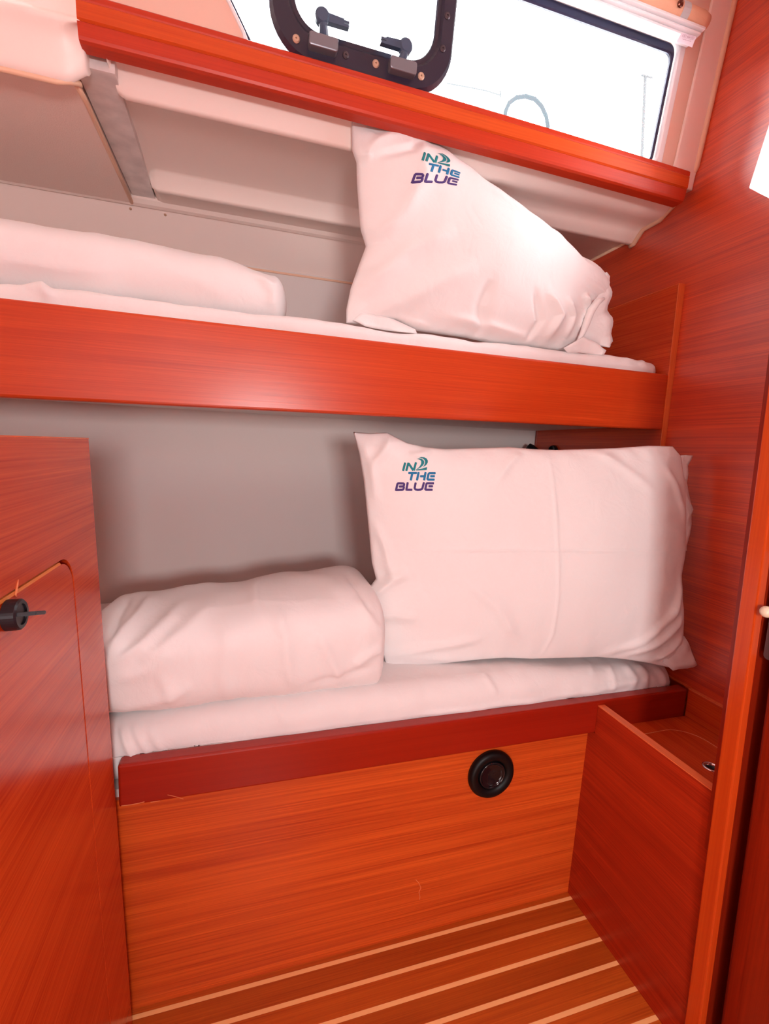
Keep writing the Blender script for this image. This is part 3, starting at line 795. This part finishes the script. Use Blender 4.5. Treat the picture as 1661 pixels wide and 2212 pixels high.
# --- mattresses: rounded slabs with wrinkles
def slab(bm, x0, x1, y0, y1, z0, z1, r, nzamp=.003, zsag=None, folds=(), nx=420, ny=40, nr=12, seedv=0):
    """closed section swept along x, corners rounded with radius r"""
    sec = []
    for cy_, cz_, s in ((y0 + r, z1 - r, 1), (y0 + r, z0 + r, 2), (y1 - r, z0 + r, 3), (y1 - r, z1 - r, 4)):
        for k in range(nr + 1):
            t = math.pi / 2 * (s + k / nr); sec.append((cy_, cz_, r * math.cos(t), r * math.sin(t)))
        if s == 1:
            for k in range(1, 10): sec.append((y0 + r, (z1 - r) + (z0 + r - z1 + r) * k / 10, -r, 0))
    top0 = []
    for k in range(1, 14): f = k / 14; top0.append((y1 - r - (y1 - y0 - 2 * r) * f, z1 - r, 0, r))
    sec = sec + top0
    rows = []
    for i in range(nx + 1):
        f = i / nx; x = x0 + (x1 - x0) * f
        e = min(x - x0, x1 - x); k = 1.0
        shr = 0
        if e < r: shr = r - math.sqrt(max(0, r * r - (r - e) ** 2))
        row = []
        for (cy_, cz_, dy, dz) in sec:
            y = cy_ + dy; z = cz_ + dz
            yc = (y0 + y1) / 2; zc = (z0 + z1) / 2
            y -= shr * (1 if y > yc else -1) ; z -= shr * (1 if z > zc else -.2)
            p = Vector((x, y, z))
            if zsag and z > zc: p.z += zsag(x, y)
            nn = Vector((0, dy, dz)); nn = nn.normalized() if nn.length > 0 else Vector((0, 0, 1))
            wv = nzamp * (noise.noise(Vector((x * 11 + seedv, y * 11, z * 11))) + .5 * noise.noise(Vector((x * 30 + seedv, y * 12, z * 25))))
            p += nn * (wv + fold_px(p, nn, folds))
            row.append(bm.verts.new(p))
        rows.append(row)
    n = len(sec)
    for a, b in zip(rows[:-1], rows[1:]):
        for i in range(n): bm.faces.new((a[i], a[(i + 1) % n], b[(i + 1) % n], b[i]))
    bm.faces.new(rows[0][::-1]); bm.faces.new(rows[-1])

def pxof(p):
    d = p - CAM; f = d.dot(RF); return Vector((830.5 + FPX * d.dot(RX) / f, 1106 + FPX * d.dot(RD) / f))
def fold_px(p, nn, folds):
    v = (CAM - p).normalized().dot(nn)
    if v < -.1 or not folds: return 0
    q = pxof(p); h = 0
    for poly, amp, wd in folds:
        d, t = seg_dist(q, poly)
        if d < wd * 3: h += amp * math.exp(-(d / wd) ** 2) * min(1, 5 * t + .1, 5 * (1 - t) + .1)
    return h * min(1, max(0, v * 4 + .4))
PX = lambda L: [Vector(q) for q in L]
P3 = lambda L, **k: [at(px, py, **k) for px, py in L]
lm_f = [(PX(L), a, wd) for L, a, wd in (
    ([(1372, 1432), (1395, 1455), (1392, 1488)], .006, 7), ([(1415, 1440), (1432, 1460), (1436, 1482)], .006, 6), ([(1345, 1430), (1368, 1462), (1362, 1492)], .005, 7),
    ([(1180, 1505), (1240, 1496), (1290, 1490), (1350, 1474), (1400, 1460)], .005, 7), ([(1010, 1535), (1090, 1520), (1180, 1512)], .004, 7), ([(900, 1545), (960, 1538), (1040, 1530)], .003, 6),
    ([(1310, 1430), (1325, 1465), (1318, 1495)], .004, 6), ([(1270, 1425), (1280, 1460)], .003, 6), ([(1040, 1450), (1060, 1480), (1075, 1500)], .003, 6),
    ([(262, 1570), (272, 1605), (292, 1642)], .006, 7), ([(285, 1565), (302, 1600), (325, 1635)], .004, 7), ([(320, 1560), (335, 1600), (350, 1625)], .003, 8),
    ([(590, 1500), (600, 1530), (615, 1560)], .002, 7))]
bm = BM()
slab(bm, -.60, .957, .774, 1.41, .4138, .529, .040, .0035, folds=lm_f,
     zsag=lambda x, y: -.020 * max(0, (x - .55) / .4) * max(0, 1 - (y - .77) / .2) - .012 * max(0, (.05 - x) / .25) * max(0, 1 - (y - .77) / .2), seedv=3)
tag(link_obj('lower_mattress', bm, 'linen_mattress', smooth=True, base=(.35, 1.1, .4138)), 'white sheeted mattress on the lower bunk behind its dark red rail', 'mattress')
# the sheet's tail hanging down the gap beside the cabinet
bm = BM()
um_f = [(PX(L), a, wd) for L, a, wd in (([(-20, 606), (50, 610), (90, 622), (112, 645)], .012, 10), ([(180, 640), (280, 648), (400, 662), (560, 682)], .003, 4), ([(1340, 776), (1380, 776), (1400, 800)], .004, 5))]
slab(bm, -1.19, .949, .926, 1.42, 1.0715, 1.213, .018, .0035, folds=um_f, zsag=lambda x, y: .006 * noise.noise(Vector((x * 6, y * 3, 0))), seedv=9)
tag(link_obj('upper_mattress', bm, 'linen_mattress', smooth=True, base=(.0, 1.1, 1.0715)), 'thin white sheeted mattress on the upper bunk above the wide board', 'mattress')

# --- lower standing pillow
B1 = Vector((.29, .895, .53)); B2 = Vector((.955, .742, .53)); bd = (B2 - B1).normalized()
bk = Vector((-bd.y, bd.x, 0)); tl = math.radians(5)
up = Vector((0, 0, 1)) * math.cos(tl) + bk * math.sin(tl)
LPN = bd.cross(up)
LPL = (B1, LPN)
lp = thing('pillow', (.62, .83, .53), 'large plump white pillow standing on the lower bunk against the right wall', 'pillow', 'white pillows with embroidered lettering')
bm = BM()
cushion(bm,
    left=[(834, 1437), (826, 1410), (808, 1352), (786, 1300), (793, 1275), (812, 1250), (803, 1215), (798, 1160), (791, 1090), (786, 1040), (776, 980), (763, 933)],
    top=[(763, 933), (800, 936), (836, 934), (858, 946), (880, 957), (920, 966), (960, 970), (1030, 968), (1100, 966), (1150, 970), (1200, 972), (1265, 970), (1330, 968), (1400, 963), (1453, 964)],
    right=[(1451, 1443), (1474, 1392), (1477, 1344), (1475, 1310), (1471, 1243), (1480, 1190), (1481, 1122), (1480, 1048), (1471, 986), (1453, 964)],
    bottom=[(834, 1437), (880, 1440), (960, 1433), (1040, 1424), (1090, 1421), (1150, 1423), (1220, 1421), (1290, 1419), (1350, 1424), (1400, 1432), (1451, 1443)],
    pl=LPL, Tf=.050, Tb=.05, zmin=.50, nz=.0028,
    folds=[
        ([(1176, 985), (1180, 1080), (1183, 1180), (1184, 1280), (1178, 1360), (1160, 1418)], .0016, .0026),
        ([(800, 1183), (950, 1181), (1100, 1182), (1185, 1182), (1330, 1184), (1470, 1188)], .0011, .0022),
        ([(1480, 1300), (1450, 1345), (1400, 1385), (1340, 1412)], .006, .010), ([(1470, 1260), (1425, 1330), (1370, 1380), (1300, 1405)], .004, .010),
        ([(1478, 1360), (1440, 1400), (1400, 1425)], .005, .007), ([(1465, 1210), (1455, 1290), (1430, 1340)], .004, .008),
        ([(800, 1120), (830, 1180), (850, 1260)], .004, .010), ([(795, 1290), (840, 1250), (880, 1230)], .006, .012), ([(800, 1330), (850, 1320), (900, 1330)], .004, .012),
        ([(775, 950), (800, 1010), (808, 1080)], .006, .010), ([(845, 945), (830, 975), (800, 1010)], .005, .010), ([(930, 968), (905, 985), (880, 985)], .004, .008),
        ([(1275, 970), (1330, 1010), (1390, 1060)], .003, .010), ([(1120, 975), (1090, 1000), (1060, 1040)], .003, .010),
        ([(850, 1410), (930, 1390), (1030, 1370)], .004, .010), ([(1000, 1250), (1060, 1300), (1110, 1380)], .003, .012), ([(1420, 1000), (1460, 1080), (1478, 1140)], .004, .008)],
    lumps=[(960, 1080, .008, .10), (1330, 1200, .006, .14), (800, 1270, -.012, .03)])
pb = link_obj('pillow_body', bm, 'linen', lp, smooth=True)
HP = (B1 + bk * .004, LPN)
bm = BM(); flap(bm, [(1440, 975), (1468, 984), (1482, 983), (1498, 984), (1499, 991), (1488, 1006), (1487, 1043), (1493, 1100), (1494, 1142), (1483, 1190), (1455, 1190)], HP, wave=.008)
link_obj('case_hem', bm, 'linen', lp, smooth=True)
bm = BM(); flap(bm, [(1450, 1360), (1478, 1374), (1490, 1399), (1503, 1434), (1496, 1438), (1483, 1443), (1449, 1446), (1430, 1430)], (B1 + bk * -.004, LPN), wave=.006)
link_obj('case_hem', bm, 'linen', lp, smooth=True)

# --- upper pillow, one corner pushed up under the sill
UN = Vector((0, -1, -.065)).normalized()
UPL = (Vector((.4, .968, 1.21)), UN)
upi = thing('pillow', (.48, .97, 1.21), 'slumped white pillow on the upper bunk with one corner pointing up under the sill', 'pillow', 'white pillows with embroidered lettering')
bm = BM()
cushion(bm,
    left=[(748, 698), (748, 669), (757, 624), (778, 565), (790, 533), (779, 497), (775, 449), (771, 397), (770, 352), (761, 326), (759, 281), (760, 258)],
    top=[(760, 258), (810, 268), (871, 284), (915, 301), (960, 326), (998, 354), (1054, 400), (1113, 447), (1188, 497), (1240, 549), (1278, 567), (1304, 589)],
    right=[(1232, 762), (1248, 722), (1256, 695), (1268, 668), (1285, 648), (1310, 635), (1316, 612), (1304, 589)],
    bottom=[(748, 698), (770, 700), (800, 692), (852, 694), (893, 714), (1001, 729), (1065, 743), (1162, 753), (1200, 757), (1232, 762)],
    pl=UPL, Tf=.052, Tb=.05, zmin=1.195, nz=.003, pu=.5,
    folds=[
        ([(775, 335), (830, 305), (895, 300), (915, 315)], .0028, .008), ([(765, 300), (775, 345), (800, 352)], .004, .008),
        ([(800, 352), (880, 340), (900, 315)], -.004, .008), ([(790, 545), (860, 470), (900, 400), (890, 350)], .005, .016),
        ([(770, 640), (860, 560), (960, 520)], .005, .016), ([(800, 690), (900, 640), (1000, 590)], .004, .018),
        ([(1030, 620), (1015, 670), (1030, 730)], -.005, .012), ([(1150, 640), (1180, 690), (1160, 740)], .007, .010), ([(1195, 650), (1215, 690), (1205, 735)], .006, .009),
        ([(1120, 640), (1140, 700), (1120, 745)], -.005, .008), ([(1240, 640), (1260, 670), (1240, 720)], .007, .008), ([(780, 700), (850, 690), (930, 716)], .004, .006),
        ([(950, 690), (1050, 715), (1150, 745)], .004, .010), ([(1000, 400), (1100, 470), (1200, 540)], .003, .014)],
    lumps=[(1050, 560, .022, .12), (880, 420, .008, .08), (1170, 700, .012, .05)])
upb = link_obj('pillow_body', bm, 'linen', upi, smooth=True)
bm = BM(); flap(bm, [(1280, 600), (1304, 590), (1316, 597), (1318, 632), (1315, 669), (1318, 705), (1321, 738), (1308, 752), (1290, 745), (1262, 760), (1236, 757), (1250, 700)], (UPL[0] + Vector((0, -.006, 0)), UN), wave=.010, th=.005)
link_obj('case_hem', bm, 'linen', upi, smooth=True)
bm = BM(); r1 = P3([(1305, 645), (1290, 652), (1276, 672), (1266, 700), (1258, 720), (1246, 742)], pl=(UPL[0] + Vector((0, -.030, 0)), UN)); tube(bm, r1, [.003, .008, .009, .008, .006, .003], 16)
link_obj('hem_roll', bm, 'linen', upi, smooth=True)
bm = BM(); flap(bm, [(1215, 752), (1258, 728), (1283, 738), (1306, 757), (1301, 768), (1280, 765), (1250, 762), (1225, 763)], (UPL[0] + Vector((0, -.036, 0)), UN), wave=.006, th=.003)
link_obj('case_hem', bm, 'linen', upi, smooth=True)
bm = BM(); flap(bm, [(762, 692), (780, 676), (800, 678), (850, 690), (895, 712), (900, 722), (850, 716), (790, 706)], (UPL[0] + Vector((0, -.012, 0)), UN), wave=.006, th=.003)
link_obj('case_hem', bm, 'linen', upi, smooth=True)

# --- folded bundles
def bundle(bm, st, expo=2.5, nsec=150, nzamp=.004, folds=(), cap=.03, cuts=5, seedv=0.0, rowsfn=None):
    """st: list of (x, yc, zc, a, b, tilt) sections; superelliptic, rounded ends"""
    xs = [s[0] for s in st]; x0, x1 = xs[0], xs[-1]
    N = 140; rows = []
    for i in range(N + 1):
        # cluster near ends
        f = .5 - .5 * math.cos(math.pi * i / N); x = x0 + (x1 - x0) * f
        k = 0
        while k < len(st) - 2 and st[k + 1][0] < x: k += 1
        t = (x - st[k][0]) / (st[k + 1][0] - st[k][0]); t = max(0, min(1, t)); t = t * t * (3 - 2 * t)
        _, yc, zc, a, b, tl = [st[k][m_] * (1 - t) + st[k + 1][m_] * t for m_ in range(6)]
        e = min(x - x0, x1 - x) / cap; s = 1.0 if e >= 1 else max(.02, (1 - (1 - e) ** 2.4)) ** .5
        row = []
        for j in range(nsec):
            th = 2 * math.pi * j / nsec; c, sn = math.cos(th), math.sin(th)
            rr = (abs(c) ** expo + abs(sn) ** expo) ** (-1 / expo)
            yy = rr * c * a * s; zz = rr * sn * b * s
            y = yc + yy * math.cos(tl) - zz * math.sin(tl); z = zc + yy * math.sin(tl) + zz * math.cos(tl)
            p = Vector((x, y, z)); nn = Vector((0, yy / a ** 2, zz / b ** 2)).normalized()
            wv = nzamp * (noise.noise(Vector((x * 8 + seedv, y * 8, z * 8))) + .55 * noise.noise(Vector((x * 26 + seedv, y * 9, z * 9))))
            p += nn * (wv + fold_px(p, nn, folds)) * s
            row.append(bm.verts.new(p))
        rows.append(row)
    for a_, b_ in zip(rows[:-1], rows[1:]):
        for j in range(nsec): bm.faces.new((a_[j], a_[(j + 1) % nsec], b_[(j + 1) % nsec], b_[j]))
    bm.faces.new(rows[0][::-1]); bm.faces.new(rows[-1])
df = [(PX(L), a, wd) for L, a, wd in (
    ([(225, 1368), (340, 1345), (460, 1316), (560, 1302), (690, 1296), (760, 1296)], .0016, 3),
    ([(232, 1420), (262, 1372), (300, 1330), (335, 1285)], .012, 13), ([(240, 1440), (300, 1400), (350, 1350), (400, 1300)], .009, 12), ([(236, 1385), (255, 1330), (285, 1285)], -.008, 9),
    ([(300, 1435), (350, 1400), (420, 1340), (470, 1300)], .006, 14), ([(565, 1240), (548, 1275), (552, 1310), (575, 1350)], .005, 9), ([(590, 1310), (615, 1370), (622, 1440), (640, 1490)], .006, 12),
    ([(480, 1340), (492, 1400), (480, 1460), (500, 1520)], .005, 14), ([(690, 1370), (712, 1420), (740, 1475)], .006, 12), ([(832, 1400), (800, 1412), (760, 1440)], .007, 9), ([(826, 1370), (800, 1340), (775, 1290)], .006, 10),
    ([(360, 1400), (350, 1460), (385, 1530)], .005, 14), ([(240, 1540), (330, 1512), (420, 1480)], .005, 12), ([(250, 1470), (320, 1450), (400, 1400)], .004, 14), ([(640, 1240), (700, 1250), (750, 1290)], .004, 12),
    ([(745, 1235), (775, 1275), (800, 1330)], -.006, 7), ([(660, 1480), (740, 1462), (815, 1440)], -.004, 8))]
bm = BM()
bundle(bm, [(-.268, .936, .587, .164, .076, -.03), (-.20, .936, .589, .165, .078, -.03), (-.05, .938, .597, .165, .085, -.02), (.12, .940, .605, .162, .096, 0), (.21, .942, .607, .158, .100, .02), (.270, .945, .600, .150, .094, .03)],
       expo=3.4, folds=df, cap=.030, nzamp=.0045, seedv=2)
tag(link_obj('folded_duvet', bm, 'linen', smooth=True, base=(0, .95, .535)), 'folded white duvet lying on the lower bunk between the cabinet and the pillow', 'duvet')
rf = [(PX(L), a, wd) for L, a, wd in (([(0, 560), (100, 575), (240, 590)], .003, 14), ([(560, 600), (590, 630), (585, 665)], .005, 9), ([(300, 560), (420, 600), (500, 650)], .003, 18), ([(615, 620), (580, 615), (540, 590)], .004, 8))]
bm = BM()
bundle(bm, [(-.75, 1.05, 1.270, .115, .066, -.02), (-.40, 1.05, 1.270, .115, .066, -.02), (-.2, 1.05, 1.270, .112, .065, -.02), (-.05, 1.05, 1.265, .105, .060, -.02), (.05, 1.05, 1.258, .095, .050, 0), (.080, 1.05, 1.255, .085, .046, 0)],
       expo=2.3, folds=rf, cap=.03, nzamp=.004, seedv=7)
tag(link_obj('rolled_duvet', bm, 'linen', smooth=True, base=(-.3, 1.05, 1.21)), 'long rolled white duvet lying on the left of the upper bunk', 'duvet')

# ------------------------------------------------------------------ embroidered lettering on both pillows
S_TEAL = [[(507, 372), (468, 522)], [(532, 522), (572, 374)], [(578, 380), (668, 516)], [(682, 516), (722, 366)]]
S_BLUE = [[(578, 572), (735, 572)], [(652, 575), (620, 712)], [(775, 562), (745, 712)], [(812, 636), (888, 636)], [(915, 562), (885, 712)],
          [(1108, 575), (990, 575), (975, 590), (952, 690), (965, 702), (1088, 702)], [(1015, 635), (1092, 635)]]
S_PURP = [[(325, 920), (355, 790), (370, 775), (475, 778), (490, 795), (482, 825), (468, 838), (392, 840)], [(468, 840), (484, 860), (472, 895), (455, 905), (330, 910)],
          [(560, 762), (532, 905), (645, 905)], [(717, 768), (697, 870), (715, 898), (760, 908), (815, 902), (850, 880), (882, 762)],
          [(1075, 775), (945, 775), (932, 790), (910, 890), (920, 905), (1048, 905)], [(980, 836), (1055, 836)]]
POLY2 = [[(785, 262), (830, 250), (885, 256), (930, 282), (958, 325), (958, 365), (935, 405), (900, 435), (862, 452), (885, 420), (900, 380), (902, 345), (888, 308), (850, 275)],
         [(730, 290), (790, 275), (840, 288), (872, 318), (888, 352), (882, 392), (855, 430), (815, 462), (765, 490), (715, 524), (722, 508), (770, 470), (805, 430), (826, 385), (828, 345), (810, 312), (775, 294)],
         [(720, 524), (765, 498), (840, 486), (900, 468), (943, 453), (938, 514)]]
def to_px_lower(u, v): return (820 + u * .10837, 960 + v * .10837)
src = np.array([(505, 365), (465, 530), (722, 360), (830, 250), (960, 345), (943, 455), (575, 570), (1105, 575), (1085, 700), (350, 775), (325, 910), (1070, 775), (1045, 905), (780, 910)], float)
dst = np.array([(573, 185), (550, 272), (738, 232), (800, 190), (905, 270), (900, 345), (635, 320), (1022, 440), (1008, 492), (445, 445), (420, 568), (1002, 522), (985, 590), (770, 558)], float)
def feats(a): a = np.atleast_2d(a) / 1000; return np.c_[np.ones(len(a)), a, a[:, :1] * a[:, 1:], a ** 2]
KF = np.linalg.lstsq(feats(src), dst, rcond=None)[0]
def to_px_upper(u, v):
    q = feats([(u, v)]) @ KF; return (820 + q[0, 0] * .16857, 300 + q[0, 1] * .16857)
def bvh_of(o):
    off = parent_origin(o)
    return BVHTree.FromPolygons([v.co + off for v in o.data.vertices], [tuple(p.vertices) for p in o.data.polygons])
def embroider(body, topx, parent):
    T = bvh_of(body)
    def place(u, v, h):
        px, py = topx(u, v); d = ray(px, py).normalized()
        hit, nn, _, _ = T.ray_cast(CAM, d)
        if hit is None: hit = at(px, py, y=.85); nn = -d
        if nn.dot(d) > 0: nn = -nn
        return hit + nn * (.0004 + h)
    for nme, st, mt in (('teal_lettering', S_TEAL, 'thread_teal'), ('blue_lettering', S_BLUE, 'thread_blue'), ('purple_lettering', S_PURP, 'thread_purple')):
        bm = BM()
        for s in st: stroke_quads(bm, s, 44, place, h=.0009)
        if mt == 'thread_teal':
            for poly in POLY2:
                b2 = bmesh.new(); vs = [b2.verts.new((a, b, 0)) for a, b in poly]
                es = [b2.edges.new((vs[i], vs[(i + 1) % len(vs)])) for i in range(len(vs))]
                bmesh.ops.triangle_fill(b2, edges=es, use_beauty=True)
                bmesh.ops.subdivide_edges(b2, edges=b2.edges[:], cuts=2, use_grid_fill=True)
                mp = {v: bm.verts.new(place(v.co.x, v.co.y, .0007)) for v in b2.verts}
                for f in b2.faces: bm.faces.new([mp[v] for v in f.verts])
                b2.free()
        o = link_obj(nme, bm, mt, parent, smooth=False)
        o['label'] = nme.replace('_', ' ') + ' embroidered on the pillow corner'
embroider(pb, to_px_lower, lp)
embroider(upb, to_px_upper, upi)

# ------------------------------------------------------------------ outside, seen through the window
bm = BM()
hp = [at(px, py, y=3.2) for px, py in ((1090, 262), (1092, 240), (1100, 222), (1115, 211), (1135, 208), (1155, 214), (1170, 230), (1180, 252), (1184, 276))]
tube(bm, hp, .014, 10)
tag(link_obj('guard_hoop', bm, 'pale_steel', smooth=True, base=tuple(hp[0])), 'pale curved steel hoop outside the window above the sill', 'hoop')
bm = BM(); p0 = at(1386, 345, y=4.5); p1 = at(1394, 165, y=4.5); tube(bm, [p0, p1], .016, 10)
tube(bm, [p1 + Vector((-.05, 0, 0)), p1 + Vector((.09, 0, .01))], .010, 8)
tag(link_obj('signal_pole', bm, 'pale_quay', base=tuple(p0)), 'thin pale pole standing outside near the right end of the window', 'pole')
bm = BM(); tube(bm, P3([(965, 180), (1010, 188), (1050, 196), (1082, 206)], y=6), .008, 6); tube(bm, P3([(1080, 196), (1082, 210)], y=6), .010, 6)
tag(link_obj('quay_rail', bm, 'pale_quay', base=tuple(at(1020, 190, y=6))), 'faint pale rail seen far off outside through the window', 'rail')
